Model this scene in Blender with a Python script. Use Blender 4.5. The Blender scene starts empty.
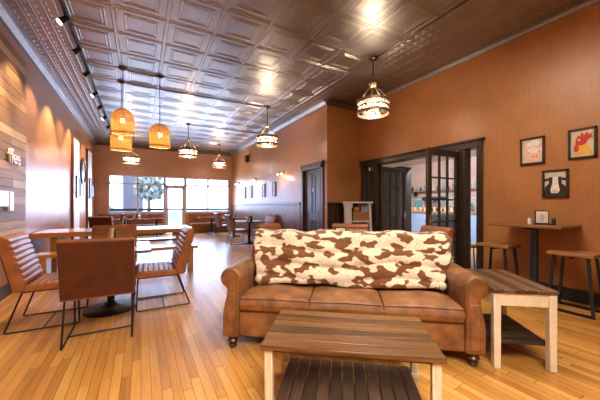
import bpy, bmesh, math, random
from mathutils import Vector, Matrix
R = math.radians
rnd = random.Random(7)
S = bpy.context.scene
COL = S.collection

# ------------------------------------------------------------------ camera, sky, lights, exposure
cam_d = bpy.data.cameras.new('camera'); cam = bpy.data.objects.new('camera', cam_d); COL.objects.link(cam)
cam_d.sensor_width = 36; cam_d.lens = 36 * 285 / 600; cam_d.shift_y = 5.5 / 600
cam_d.clip_start = .05; cam_d.clip_end = 300
cam.location = (0, 0, 1.25); cam.rotation_euler = (R(90), 0, R(-29.2))
S.camera = cam
S.view_settings.view_transform = 'Standard'; S.view_settings.look = 'None'
S.view_settings.gamma = 1; S.view_settings.use_curve_mapping = False
S.view_settings.exposure = 0.62
W = bpy.data.worlds.new('sky'); S.world = W; W.use_nodes = True
bg = W.node_tree.nodes['Background']; bg.inputs[0].default_value = (.46, .62, 1, 1); bg.inputs[1].default_value = 7.0
S.cycles.max_bounces = 8; S.cycles.diffuse_bounces = 4; S.cycles.glossy_bounces = 4; S.cycles.transparent_max_bounces = 16
S.cycles.sample_clamp_indirect = 4; S.cycles.use_denoising = True
S.cycles.caustics_reflective = False; S.cycles.caustics_refractive = False

def light(name, kind, loc, energy, color=(1, 1, 1), rot=(0, 0, 0), size=None, parent=None, **kw):
    d = bpy.data.lights.new(name, kind); d.energy = energy; d.color = color
    o = bpy.data.objects.new(name, d); COL.objects.link(o); o.location = loc; o.rotation_euler = rot
    if kind == 'AREA':
        d.shape = 'RECTANGLE'; d.size, d.size_y = size
    elif size is not None:
        d.shadow_soft_size = size
    for k, v in kw.items(): setattr(d, k, v)
    if parent: o.parent = parent
    return o
WARM = (1, .78, .55)
pt = light('storefront_portal', 'AREA', (1.36, 14.12, 1.55), 1, rot=(R(-90), 0, 0), size=(5.1, 2.2)); pt.data.cycles.is_portal = True
light('storefront_daylight', 'AREA', (1.36, 13.6, 1.75), 140, (.50, .66, 1), (R(-80), 0, 0), (4.9, 1.5))
light('fill_rear', 'AREA', (.0, -1.0, 3.4), 125, (1, .88, .71), (R(16), 0, 0), (2.4, 1.6), spread=R(112))  # added soft fill from behind the camera, no fixture there
light('fill_lounge', 'AREA', (2.3, 1.8, 3.65), 85, (1, .84, .64), (0, 0, 0), (2.0, 1.4))  # second added fill, over the lounge, with no visible source
light('bar_room_fill', 'AREA', (7.9, 6.0, 3.1), 420, (1, .93, .90), (0, R(-48), 0), (2.5, 3.5))  # unseen light added and tilted to brighten the bar's far wall

# ------------------------------------------------------------------ materials
class NT:
    def __init__(s, name):
        s.m = bpy.data.materials.new(name); s.m.use_nodes = True; s.t = s.m.node_tree
        s.b = s.t.nodes['Principled BSDF']; s.out = s.t.nodes['Material Output']
    def n(s, typ, **kw):
        x = s.t.nodes.new('ShaderNode' + typ)
        for k, v in kw.items(): setattr(x, k, v)
        return x
    def l(s, a, b): s.t.links.new(a, b)
    def math(s, op, a, b=None):
        x = s.n('Math', operation=op)
        for i, v in enumerate((a, b)):
            if v is None: continue
            if isinstance(v, (int, float)): x.inputs[i].default_value = v
            else: s.l(v, x.inputs[i])
        return x.outputs[0]
    def ramp(s, fac, stops, interp='LINEAR'):
        r = s.n('ValToRGB'); r.color_ramp.interpolation = interp; e = r.color_ramp.elements
        while len(e) < len(stops): e.new(.5)
        for q, (p, c) in zip(e, stops): q.position = p; q.color = (*c, 1)
        s.l(fac, r.inputs[0]); return r.outputs[0]
    def noise(s, vec, scale, detail=4, rough=.5, dist=0):
        x = s.n('TexNoise'); x.inputs['Scale'].default_value = scale; x.inputs['Detail'].default_value = detail
        x.inputs['Roughness'].default_value = rough; x.inputs['Distortion'].default_value = dist
        if vec is not None: s.l(vec, x.inputs['Vector'])
        return x.outputs[0]
    def mapv(s, vec, scale):
        x = s.n('Mapping'); x.inputs['Scale'].default_value = scale; s.l(vec, x.inputs['Vector']); return x.outputs[0]
    def coord(s, k='Object'): return s.n('TexCoord').outputs[k]
    def mix(s, fac, a, b, blend='MIX'):
        x = s.n('Mix', data_type='RGBA', blend_type=blend)
        for sock, v in ((x.inputs[0], fac), (x.inputs[6], a), (x.inputs[7], b)):
            if isinstance(v, (int, float)): sock.default_value = v
            elif isinstance(v, tuple): sock.default_value = (*v, 1)
            else: s.l(v, sock)
        return x.outputs[2]
    def bump(s, h, strength=.3, dist=.01):
        x = s.n('Bump'); x.inputs['Strength'].default_value = strength; x.inputs['Distance'].default_value = dist
        s.l(h, x.inputs['Height']); s.l(x.outputs[0], s.b.inputs['Normal'])
    def base(s, c):
        if isinstance(c, tuple): s.b.inputs['Base Color'].default_value = (*c, 1)
        else: s.l(c, s.b.inputs['Base Color'])
    def set(s, **kw):
        for k, v in kw.items(): s.b.inputs[k.replace('_', ' ')].default_value = v

def plain(name, c, rough=.5, metal=0, vary=.12, scale=12, spec=.5, coat=0, bump=0):
    t = NT(name); nz = t.noise(t.coord(), scale, 5)
    lo = tuple(max(0, v * (1 - vary)) for v in c); hi = tuple(min(1, v * (1 + vary)) for v in c)
    t.base(t.ramp(nz, [(.3, lo), (.7, hi)])); t.set(Roughness=rough, Metallic=metal)
    t.b.inputs['Specular IOR Level'].default_value = spec; t.b.inputs['Coat Weight'].default_value = coat
    if bump: t.bump(nz, bump)
    return t.m

def wood(name, cols, axis=0, rough=.45, fine=60, island=.5, coat=0.0):
    """long grain along local axis; each loose plank gets its own tone"""
    t = NT(name); v = t.coord(); sc = [fine, fine, fine]; sc[axis] = fine / 22
    geo = t.n('NewGeometry').outputs['Random Per Island']
    off = t.n('VectorMath', operation='ADD'); t.l(v, off.inputs[0])
    cm = t.n('CombineXYZ'); t.l(t.math('MULTIPLY', geo, 13.0), cm.inputs[0]); t.l(t.math('MULTIPLY', geo, 7.0), cm.inputs[1]); t.l(cm.outputs[0], off.inputs[1])
    g = t.noise(t.mapv(off.outputs[0], tuple(sc)), 1.0, 6, .6, .4)
    fac = t.math('ADD', t.math('MULTIPLY', g, 1 - island * .5), t.math('MULTIPLY', t.math('SUBTRACT', geo, .5), island))
    n = len(cols); t.base(t.ramp(fac, [(.22 + .56 * i / (n - 1), c) for i, c in enumerate(cols)]))
    t.set(Roughness=rough); t.b.inputs['Coat Weight'].default_value = coat; t.bump(g, .15, .004)
    return t.m

def leather(name, c, rough=.42, k=1.0):
    t = NT(name); v = t.coord(); a = t.noise(v, 7, 7, .62); b = t.noise(v, 90, 3)
    t.base(t.ramp(a, [(.28, tuple(x * (1 - .38 * k) for x in c)), (.5, c), (.72, tuple(min(1, x * (1 + .4 * k)) for x in c))]))
    t.set(Roughness=rough); t.bump(b, .12, .004); return t.m

def glow(name, c, strength):
    t = NT(name); t.base(c); t.b.inputs['Emission Color'].default_value = (*c, 1); t.set(Emission_Strength=strength); return t.m

def glass(name, tint=(.95, .98, 1), refl=.08):
    t = NT(name); tr = t.n('BsdfTransparent'); tr.inputs[0].default_value = (*tint, 1)
    gl = t.n('BsdfGlossy'); gl.inputs['Roughness'].default_value = .03
    mx = t.n('MixShader'); mx.inputs[0].default_value = refl
    t.l(tr.outputs[0], mx.inputs[1]); t.l(gl.outputs[0], mx.inputs[2]); t.l(mx.outputs[0], t.out.inputs[0]); return t.m

def frosted(name):
    t = NT(name); tr = t.n('BsdfTransparent'); tl = t.n('BsdfTranslucent'); tl.inputs[0].default_value = (.95, .88, .8, 1); gl = t.n('BsdfGlossy'); gl.inputs['Roughness'].default_value = .15
    k = t.math('MULTIPLY', t.noise(t.coord(), 30, 3), .30)
    a = t.n('MixShader'); t.l(k, a.inputs[0]); t.l(tr.outputs[0], a.inputs[1]); t.l(tl.outputs[0], a.inputs[2])
    b = t.n('MixShader'); b.inputs[0].default_value = .08; t.l(a.outputs[0], b.inputs[1]); t.l(gl.outputs[0], b.inputs[2]); t.l(b.outputs[0], t.out.inputs[0]); return t.m

def floor_mat():
    t = NT('oak_strip_floor'); sp = t.n('SeparateXYZ'); t.l(t.coord(), sp.inputs[0]); x, y = sp.outputs[0], sp.outputs[1]
    u = t.math('DIVIDE', x, .062); row = t.math('FLOOR', u); fu = t.math('FRACT', u)
    w1 = t.n('TexWhiteNoise', noise_dimensions='1D'); t.l(row, w1.inputs['W'])
    v = t.math('ADD', t.math('DIVIDE', y, 1.05), t.math('MULTIPLY', w1.outputs[0], 9.0)); col = t.math('FLOOR', v); fv = t.math('FRACT', v)
    cm = t.n('CombineXYZ'); t.l(row, cm.inputs[0]); t.l(col, cm.inputs[1])
    w2 = t.n('TexWhiteNoise', noise_dimensions='2D'); t.l(cm.outputs[0], w2.inputs['Vector'])
    sh = t.n('CombineXYZ'); t.l(t.math('ADD', t.math('MULTIPLY', x, 45), t.math('MULTIPLY', w2.outputs[0], 20)), sh.inputs[0]); t.l(t.math('MULTIPLY', y, 2.5), sh.inputs[1])
    g = t.noise(sh.outputs[0], 1.0, 6, .6, .6)
    fac = t.math('ADD', t.math('MULTIPLY', g, .55), t.math('MULTIPLY', w2.outputs[0], .45))
    c = t.ramp(fac, [(.2, (.30, .12, .026)), (.42, (.47, .215, .048)), (.60, (.54, .26, .062)), (.85, (.66, .37, .118))])
    gap = t.math('MAXIMUM', t.math('LESS_THAN', fu, .05), t.math('LESS_THAN', fv, .004))
    t.base(t.mix(gap, c, (.12, .045, .012)))
    t.l(t.math('ADD', t.math('MULTIPLY', g, .18), .26), t.b.inputs['Roughness'])
    t.b.inputs['Specular IOR Level'].default_value = .4; t.b.inputs['Coat Weight'].default_value = .08; t.b.inputs['Coat Roughness'].default_value = .16
    t.bump(t.math('SUBTRACT', t.math('MULTIPLY', g, .25), gap), .2, .003); return t.m

def wall_mat(name, c, rough=.36):
    t = NT(name); v = t.coord(); a = t.noise(v, 1.3, 4, .6); b = t.noise(t.mapv(v, (40, 40, 3)), 1, 4)
    base = t.ramp(a, [(.3, tuple(x * .8 for x in c)), (.72, tuple(x * 1.18 for x in c))])
    t.base(t.mix(.25, base, t.ramp(b, [(.3, tuple(x * .75 for x in c)), (.7, tuple(x * 1.25 for x in c))])))
    t.set(Roughness=rough); t.b.inputs['Specular IOR Level'].default_value = .46; t.bump(t.noise(v, 25, 4), .12, .01); return t.m

def tin_mat():
    t = NT('pressed_tin'); v = t.coord(); a = t.noise(v, 3, 5)
    t.base(t.ramp(a, [(.3, (.31, .285, .28)), (.7, (.40, .375, .37))])); t.set(Metallic=.9)
    t.l(t.math('ADD', t.math('MULTIPLY', a, .2), .29), t.b.inputs['Roughness']); return t.m

def hide_mat():
    t = NT('cowhide_fleece'); v = t.coord(); a = t.noise(t.mapv(v, (1, 1.4, 1.65)), 8.6, 1.2, .5, .0); f = t.noise(v, 70, 4, .7)
    k = t.math('ADD', a, t.math('MULTIPLY', t.math('SUBTRACT', f, .5), .10))
    cream = t.ramp(f, [(.3, (.66, .53, .37)), (.7, (.96, .88, .74))]); br = t.ramp(f, [(.3, (.10, .032, .008)), (.7, (.27, .09, .024))])
    m = t.ramp(k, [(.495, (0, 0, 0)), (.525, (1, 1, 1))]); sep = t.n('SeparateColor'); t.l(m, sep.inputs[0])
    t.base(t.mix(sep.outputs[0], cream, br)); t.set(Roughness=.95)
    t.b.inputs['Sheen Weight'].default_value = .3; t.bump(f, .7, .02); return t.m

def weave_mat():
    t = NT('rattan_weave'); v = t.coord(); sp = t.n('SeparateXYZ'); t.l(v, sp.inputs[0])
    ang = t.math('MULTIPLY', t.math('ARCTAN2', sp.outputs[1], sp.outputs[0]), 14.0)
    a = t.math('SINE', ang); b = t.math('SINE', t.math('MULTIPLY', sp.outputs[2], 190.0))
    k = t.math('ADD', t.math('MULTIPLY', t.math('MULTIPLY', a, b), .5), .5)
    c = t.ramp(k, [(.2, (.20, .085, .02)), (.7, (.62, .33, .10))])
    t.base(c); t.set(Roughness=.6); tl = t.n('BsdfTranslucent'); t.l(c, tl.inputs[0])
    mx = t.n('MixShader'); mx.inputs[0].default_value = .4; t.l(t.b.outputs[0], mx.inputs[1]); t.l(tl.outputs[0], mx.inputs[2]); tp = t.n('BsdfTransparent'); m2 = t.n('MixShader'); t.l(t.ramp(k, [(.22, (.85, .85, .85)), (.34, (0, 0, 0))]), m2.inputs[0]); t.l(mx.outputs[0], m2.inputs[1]); t.l(tp.outputs[0], m2.inputs[2]); t.l(m2.outputs[0], t.out.inputs[0])
    t.bump(k, .8, .02); return t.m

def tile_mat(name, c, grout, w, h, rough=.3):
    t = NT(name); br = t.n('TexBrick'); sw = t.n('SeparateXYZ'); t.l(t.coord(), sw.inputs[0])
    cm = t.n('CombineXYZ'); t.l(sw.outputs[1], cm.inputs[0]); t.l(sw.outputs[2], cm.inputs[1]); t.l(cm.outputs[0], br.inputs['Vector'])
    br.inputs['Color1'].default_value = (*c, 1); br.inputs['Color2'].default_value = (*tuple(x * .88 for x in c), 1); br.inputs['Mortar'].default_value = (*grout, 1)
    br.inputs['Scale'].default_value = 1; br.inputs['Brick Width'].default_value = w; br.inputs['Row Height'].default_value = h; br.inputs['Mortar Size'].default_value = .008
    t.base(br.outputs[0]); t.set(Roughness=rough); return t.m

M = dict(
    floor=floor_mat(), tin=tin_mat(), hide=hide_mat(), weave=weave_mat(),
    wall=wall_mat('brown_paint', (.43, .19, .074)), wall_back=wall_mat('terracotta_paint', (.56, .29, .19)),
    wainscot=wall_mat('umber_paint', (.20, .085, .05), .32), dark=plain('espresso_trim', (.035, .022, .016), .35), crown=plain('tin_crown', (.30, .29, .31), .45, .7),
    crown_dark=plain('bronze_crown', (.12, .09, .07), .4, .6), base=plain('dark_base', (.03, .025, .03), .4),
    door=plain('walnut_door', (.07, .045, .04), .35), leather=leather('tan_leather', (.30, .102, .036)), leather_red=leather('chestnut_leather', (.078, .015, .0035), .5),
    leather_sofa=leather('saddle_leather', (.215, .088, .033), .5, 1.6), stud=plain('brass_nailhead', (.35, .22, .09), .35, .9),
    black=plain('black_steel', (.012, .012, .014), .4, .3), blue_steel=plain('gunmetal', (.05, .065, .10), .35, .7), turned=plain('mahogany', (.06, .02, .01), .3),
    top=wood('weathered_plank', [(.030, .012, .004), (.115, .047, .014), (.20, .088, .027), (.33, .175, .07)], 0, .42, island=.25),
    top_y=wood('weathered_plank_lengthwise', [(.045, .022, .012), (.10, .05, .025), (.18, .10, .055), (.26, .16, .10)], 1, .42, island=.35),
    shelf_y=wood('dark_shelf_plank', [(.03, .017, .011), (.08, .046, .030), (.15, .09, .06)], 1, .5, island=.35),
    shelf_x=wood('dark_shelf_board', [(.02, .011, .007), (.05, .027, .016), (.10, .055, .032)], 0, .5, island=.35),
    cream=plain('cream_paint', (.72, .64, .52), .5, vary=.1), raw=wood('pale_post', [(.46, .39, .29), (.60, .53, .42), (.68, .62, .52)], 2, .55, island=.1),
    oak=wood('honey_oak', [(.38, .16, .035), (.55, .26, .07), (.66, .36, .13)], 0, .28, 40, .1, .3), seatwood=wood('stool_seat_wood', [(.20, .08, .025), (.32, .14, .05), (.42, .2, .08)], 1, .4),
    darktop=plain('dark_laminate', (.10, .065, .05), .16, coat=.5), barwood=wood('bar_slab', [(.13, .05, .017), (.24, .10, .035), (.33, .15, .06)], 1, .35, island=.1),
    reclaimed=wood('reclaimed_plank', [(.28, .15, .07), (.48, .28, .13), (.62, .41, .22), (.62, .55, .48)], 1, .6, 30, .95),
    white=plain('white_paint', (.82, .80, .78), .45, vary=.04), letter=plain('white_lettering', (.9, .9, .9), .4, vary=.02), greywash=wood('whitewashed_wood', [(.55, .55, .58), (.68, .68, .72), (.78, .78, .80)], 2, .55),
    glass=glass('clear_glass'), glass_jar=frosted('lamp_glass'), bulb=glow('lamp_bulb', (1, .72, .38), 9), track_on=glow('track_lens', (1, .86, .62), 12), bulb_basket=glow('basket_bulb', (1, .70, .35), 14),
    bronze=plain('oiled_bronze', (.10, .06, .035), .35, .7), iron=plain('aged_iron_band', (.20, .12, .07), .45, .5), canvas=plain('canvas', (.62, .55, .45), .7), alu=plain('white_mullion', (.72, .70, .70), .4, vary=.04), strip=plain('slate_rail', (.07, .09, .16), .4),
    crate=wood('crate_slat', [(.22, .09, .03), (.38, .17, .06), (.46, .23, .09)], 0, .6), holder=wood('pine_holder', [(.55, .36, .18), (.70, .50, .28), (.75, .58, .36)], 2, .5, island=.1),
    paper=plain('card_paper', (.85, .83, .80), .6, vary=.03), ink=plain('grey_print', (.3, .28, .28), .6), bluebar=plain('powder_blue_panel', (.22, .34, .58), .4), pinkwall=wall_mat('blush_plaster', (.74, .58, .52), .5),
    tile=tile_mat('white_wall_tile', (.72, .68, .66), (.42, .38, .36), .30, .15), steel=plain('brushed_steel', (.55, .57, .6), .25, .9), tan=plain('kraft_cup', (.62, .45, .26), .6), teal=plain('teal_card', (.2, .5, .55), .5), neon=glow('violet_neon', (.35, .2, 1), 6),
    skin=plain('pink_paint', (.78, .50, .42), .6, vary=.06), red=plain('red_paint', (.55, .03, .02), .6), yellow=plain('ochre_paint', (.72, .42, .07), .6), blackpaint=plain('black_paint', (.02, .018, .018), .6), whitepaint=plain('white_artpaint', (.8, .77, .74), .6),
    asphalt=plain('asphalt', (.16, .15, .14), .8), facade=plain('pale_facade', (.19, .17, .15), .7), facade_dark=plain('lilac_facade', (.13, .11, .11), .7), leaf=plain('tree_leaf', (.17, .175, .13), .8, bump=.5), car=plain('car_blue', (.08, .12, .2), .25, coat=.6), rubber=plain('tyre_rubber', (.02, .02, .02), .7), clockface=plain('clock_face', (.75, .74, .74), .35, vary=.03),
    plaster=plain('white_ceiling', (.7, .68, .66), .7, vary=.03), ceramic=plain('white_ceramic', (.8, .8, .8), .25, vary=.03), orange=plain('gourd_orange', (.62, .25, .05), .5),
)

# ------------------------------------------------------------------ mesh builder
class MB:
    def __init__(s): s.bm = bmesh.new()
    def box(s, a, b, rot=None, about=None):
        x0, y0, z0 = a; x1, y1, z1 = b
        vs = [s.bm.verts.new((x, y, z)) for x in (x0, x1) for y in (y0, y1) for z in (z0, z1)]
        for f in ((0, 1, 3, 2), (4, 6, 7, 5), (0, 4, 5, 1), (2, 3, 7, 6), (0, 2, 6, 4), (1, 5, 7, 3)): s.bm.faces.new([vs[i] for i in f])
        if rot:
            c = Vector(about) if about else Vector(((x0 + x1) / 2, (y0 + y1) / 2, (z0 + z1) / 2))
            bmesh.ops.transform(s.bm, matrix=Matrix.Translation(c) @ rot.to_4x4() @ Matrix.Translation(-c), verts=vs)
        return s
    def bar(s, p, q, w, h=None, up=(0, 0, 1)):
        """square-section bar from p to q"""
        h = h or w; p, q = Vector(p), Vector(q); d = (q - p).normalized(); u = Vector(up)
        if abs(d.dot(u)) > .95: u = Vector((0, 1, 0))
        a = d.cross(u).normalized() * w / 2; b = a.cross(d).normalized() * h / 2
        vs = [s.bm.verts.new(c + i * a + j * b) for c in (p, q) for i, j in ((-1, -1), (1, -1), (1, 1), (-1, 1))]
        for f in ((0, 3, 2, 1), (4, 5, 6, 7), (0, 1, 5, 4), (1, 2, 6, 5), (2, 3, 7, 6), (3, 0, 4, 7)): s.bm.faces.new([vs[i] for i in f])
        return s
    def tube(s, pts, r, n=8, closed=False):
        pts = [Vector(p) for p in pts]; rings = []; N = len(pts); prev = None
        for i, p in enumerate(pts):
            a = pts[i - 1] if (i or closed) else p; b = pts[(i + 1) % N] if (i < N - 1 or closed) else p
            d = (b - a).normalized()
            u = prev if prev is not None else (Vector((0, 0, 1)) if abs(d.z) < .9 else Vector((1, 0, 0)))
            u = (u - d * u.dot(d)).normalized(); prev = u; v = d.cross(u)
            rr = r[i] if isinstance(r, (list, tuple)) else r
            rings.append([s.bm.verts.new(p + rr * (math.cos(2 * math.pi * k / n) * u + math.sin(2 * math.pi * k / n) * v)) for k in range(n)])
        for i in range(N if closed else N - 1):
            A, B = rings[i], rings[(i + 1) % N]
            for k in range(n): s.bm.faces.new((A[k], A[(k + 1) % n], B[(k + 1) % n], B[k]))
        if not closed: s.bm.faces.new(rings[0][::-1]); s.bm.faces.new(rings[-1])
        return s
    def lathe(s, prof, c=(0, 0, 0), n=24, cap=True):
        rings = []
        for r, z in prof:
            rings.append([s.bm.verts.new((c[0] + r * math.cos(2 * math.pi * k / n), c[1] + r * math.sin(2 * math.pi * k / n), c[2] + z)) for k in range(n)])
        for A, B in zip(rings, rings[1:]):
            for k in range(n): s.bm.faces.new((A[k], A[(k + 1) % n], B[(k + 1) % n], B[k]))
        if cap: s.bm.faces.new(rings[0][::-1]); s.bm.faces.new(rings[-1])
        return s
    def prism(s, poly, lo, hi, axis='x'):
        """extrude a 2D outline along an axis: x->(y,z), y->(x,z), z->(x,y)"""
        f = {'x': lambda t, a, b: (t, a, b), 'y': lambda t, a, b: (a, t, b), 'z': lambda t, a, b: (a, b, t)}[axis]
        A = [s.bm.verts.new(f(lo, *p)) for p in poly]; B = [s.bm.verts.new(f(hi, *p)) for p in poly]; n = len(poly)
        s.bm.faces.new(A[::-1]); s.bm.faces.new(B)
        for k in range(n): s.bm.faces.new((A[k], A[(k + 1) % n], B[(k + 1) % n], B[k]))
        return s
    def ball(s, c, r, sc=(1, 1, 1), u=16, v=10):
        res = bmesh.ops.create_uvsphere(s.bm, u_segments=u, v_segments=v, radius=r, matrix=Matrix.Translation(Vector(c)) @ Matrix.Diagonal((*sc, 1))); return s
    def build(s, name, mat, parent=None, loc=(0, 0, 0), rot=0, bevel=0, seg=2, subsurf=0, smooth=True, ang=35):
        bmesh.ops.recalc_face_normals(s.bm, faces=s.bm.faces)
        me = bpy.data.meshes.new(name); s.bm.to_mesh(me); s.bm.free(); me.materials.append(mat)
        if smooth:
            me.shade_smooth(); me.set_sharp_from_angle(angle=R(ang))
        o = bpy.data.objects.new(name, me); COL.objects.link(o); o.location = loc; o.rotation_euler = (0, 0, rot)
        if parent: o.parent = parent
        if bevel:
            m = o.modifiers.new('bevel', 'BEVEL'); m.width = bevel; m.segments = seg; m.limit_method = 'ANGLE'; m.angle_limit = R(30)
        if subsurf:
            m = o.modifiers.new('sub', 'SUBSURF'); m.levels = m.render_levels = subsurf
        return o
def boxes(*bs):
    m = MB()
    for a, b in bs: m.box(a, b)
    return m
def thing(name, label, cat, loc=(0, 0, 0), rot=0, group=None):
    o = bpy.data.objects.new(name, None); COL.objects.link(o); o.location = loc; o.rotation_euler = (0, 0, rot); o.empty_display_size = .1
    return tag(o, label, cat, group)
def tag(o, label, cat, group=None):
    o['label'] = label; o['category'] = cat
    if group: o['group'] = group
    return o
def struct(o): o['kind'] = 'structure'; return o
def dup(o, loc=None, rot=None, label=None, parent=None):
    c = o.copy(); COL.objects.link(c)
    if parent: c.parent = parent
    if loc is not None: c.location = loc
    if rot is not None: c.rotation_euler = (0, 0, rot)
    if label: c['label'] = label
    for ch in list(o.children): dup(ch, parent=c)
    return c
def arc(cx, cy, r, a0, a1, n): return [(cx + r * math.cos(R(a0 + (a1 - a0) * k / n)), cy + r * math.sin(R(a0 + (a1 - a0) * k / n))) for k in range(n + 1)]

# ------------------------------------------------------------------ the room
XL, XR, XA, YS, YB, YF, H = -1.62, 3.95, 4.92, 5.72, 14.0, -2.6, 3.81
T = .15
struct(boxes(((XL - T, YF - T, -.1), (XA + .01, YB + .3, 0))).build('floor', M['floor']))
struct(boxes(((XL - T, YF, 0), (XL, YB, H + .1))).build('wall_left', M['wall']))
struct(boxes(((XL - T, YF - T, 0), (XA + T, YF, H + .1))).build('wall_front', M['wall']))
struct(boxes(((XR, YS + T, 0), (XR + T, 5.88, H + .1)), ((XR, 6.94, 0), (XR + T, YB, H + .1)), ((XR, 5.88, 2.28), (XR + T, 6.94, H + .1))).build('wall_right', M['wall']))
struct(boxes(((XR, YS, 0), (XA + T, YS + T, H + .1))).build('wall_step', M['wall']))
# alcove wall with the opening for the glazed doors
Y0, Y1, ZT = 2.62, 5.58, 2.33
struct(boxes(((XA, YF, 0), (XA + T, Y0, H + .1)), ((XA, Y1, 0), (XA + T, YS, H + .1)), ((XA, Y0, ZT), (XA + T, Y1, H + .1))).build('wall_alcove', M['wall']))
# storefront wall
WX0, WX1, DX0, DX1, ZS, ZTOP = -1.16, 3.82, .93, 1.80, .93, 2.53
struct(boxes(((XL - T, YB, 0), (WX0, YB + .2, H + .1)), ((WX1, YB, 0), (XR + T, YB + .2, H + .1)), ((WX0, YB, ZTOP), (WX1, YB + .2, H + .1)),
             ((WX0, YB, 0), (DX0, YB + .2, ZS)), ((DX1, YB, 0), (WX1, YB + .2, ZS))).build('wall_back', M['wall_back']))

# pressed tin ceiling: nested square coffers, finer border strips
def ceiling():
    m = MB(); bm = m.bm; P = .64
    prof = [(0, 0), (.012, 0), (.019, -.007), (.029, -.007), (.036, 0), (.105, 0), (.113, -.006), (.123, -.006), (.131, 0), (.150, 0), (.156, -.004), (.164, -.004), (.170, 0)]
    x0 = -.95
    for i in range(7):
        for j in range(-9, 17):
            ax, ay = x0 + i * P, 3.07 + j * P
            if ay > YB - .05: continue
            prev = None
            for ins, dz in prof:
                z = H + dz
                q = [bm.verts.new(p) for p in ((ax + ins, ay + ins, z), (ax + P - ins, ay + ins, z), (ax + P - ins, ay + P - ins, z), (ax + ins, ay + P - ins, z))]
                if prev:
                    for k in range(4): bm.faces.new((prev[k], prev[(k + 1) % 4], q[(k + 1) % 4], q[k]))
                prev = q
            bm.faces.new(prev)
    def fine(xa, xb, ya, yb, c):
        nx, ny = max(1, round((xb - xa) / c)), round((yb - ya) / c); cx, cy = (xb - xa) / nx, (yb - ya) / ny
        for i in range(nx):
            for j in range(ny):
                ax, ay = xa + i * cx, ya + j * cy; prev = None
                for ins, dz in ((0, 0), (.012, -.004), (.03, -.004), (.042, .001)):
                    q = [bm.verts.new(p) for p in ((ax + ins, ay + ins, H + dz), (ax + cx - ins, ay + ins, H + dz), (ax + cx - ins, ay + cy - ins, H + dz), (ax + ins, ay + cy - ins, H + dz))]
                    if prev:
                        for k in range(4): bm.faces.new((prev[k], prev[(k + 1) % 4], q[(k + 1) % 4], q[k]))
                    prev = q
                bm.faces.new(prev)
    fine(XL, -.95, YF, YB, .13); fine(-.95 + 7 * P, XR, YF, YB, .13); fine(XR, XA, YF, YS, .24)
    m.box((XL - T, YF - T, H + .05), (XA + T, YB + .3, H + .15))
    struct(m.build('ceiling', M['tin'], smooth=False))
ceiling()
CR = [(0, 0), (.11, 0), (.11, -.02), (.085, -.03), (.05, -.075), (.03, -.10), (.03, -.125), (0, -.125)]
struct(MB().prism([(XL + x, H + z) for x, z in CR], YF, YB, 'y').build('trim_1', M['crown'], ang=20))
struct(MB().prism([(XR - x, H + z) for x, z in CR], YS, YB, 'y').build('trim_2', M['crown'], ang=20))
struct(MB().prism([(XA - x * .5, H + z * .5) for x, z in CR], YF, YS, 'y').build('trim_3', M['crown'], ang=20))
struct(MB().prism([(YS - x * .6, H + z) for x, z in CR], XR - .02, XA, 'x').build('trim_4', M['crown_dark'], ang=20))
struct(MB().prism([(YB - x * .8, H + z) for x, z in CR], XL, XR, 'x').build('trim_5', M['crown_dark'], ang=20))
struct(boxes(((XL, YF, 0), (XL + .025, YB, .17))).build('baseboard_left', M['base']))
struct(boxes(((XA - .025, YF, 0), (XA, Y0 - .02, .17))).build('baseboard_alcove', M['base']))
struct(boxes(((XR, YS - .025, 0), (XA, YS, .17))).build('baseboard_step', M['base']))
# panelled wainscot with a cap rail
def bead(lo, hi, axis, pos, sgn):
    m = MB(); n = int((hi - lo) / .14); s = (hi - lo) / n
    for k in range(n):
        a, b = lo + k * s + .006, lo + (k + 1) * s - .006
        p, q = (pos, pos + sgn * .018) if sgn > 0 else (pos + sgn * .018, pos)
        if axis == 'y': m.box((p, a, .16), (q, b, 1.28))
        else: m.box((a, p, .16), (b, q, 1.28))
    return m
w = bead(7.03, YB - .01, 'y', XR, -1); w.box((XR - .03, 7.03, 0), (XR, YB, .16)); struct(w.build('wall_wainscot', M['wainscot'], bevel=.004, seg=1))
struct(boxes(((XR - .055, 7.03, 1.29), (XR, YB, 1.345)), ((XR - .035, 7.03, 1.25), (XR, YB, 1.29))).build('trim_6', M['wainscot'], bevel=.008))
w = bead(XR, XA, 'x', YS, -1); struct(w.build('wall_step_wainscot', M['dark'], bevel=.004, seg=1))
struct(boxes(((XR - .02, YS - .06, 1.27), (XA, YS, 1.32))).build('trim_7', M['dark'], bevel=.008))

# panelled door in the right wall
d = struct(boxes(((XR + .05, 5.96, .01), (XR + .09, 6.86, 2.2))).build('door_1', M['door']))
fr = boxes(((XR - .035, 5.86, 0), (XR + .12, 5.96, 2.30)), ((XR - .035, 6.86, 0), (XR + .12, 6.96, 2.30)), ((XR - .035, 5.86, 2.2), (XR + .12, 6.96, 2.31)), ((XR - .06, 5.84, 2.31), (XR + .1, 6.98, 2.36)))
fr.build('door_frame', M['door'], d, bevel=.006)
m = MB()
for y0, y1, z0, z1 in ((6.03, 6.36, 1.05, 2.08), (6.46, 6.79, 1.05, 2.08), (6.03, 6.36, .2, .88), (6.46, 6.79, .2, .88)):
    m.box((XR + .038, y0, z0), (XR + .052, y1, z0 + .03)).box((XR + .038, y0, z1 - .03), (XR + .052, y1, z1)).box((XR + .038, y0, z0), (XR + .052, y0 + .03, z1)).box((XR + .038, y1 - .03, z0), (XR + .052, y1, z1))
    m.box((XR + .042, y0 + .06, z0 + .06), (XR + .054, y1 - .06, z1 - .06))
m.build('door_panel', M['door'], d, bevel=.005, seg=1)
MB().ball((XR + .01, 6.79, 1.0), .03).tube([(XR + .05, 6.79, 1.0), (XR + .01, 6.79, 1.0)], .012).build('door_knob', M['bronze'], d)
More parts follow.
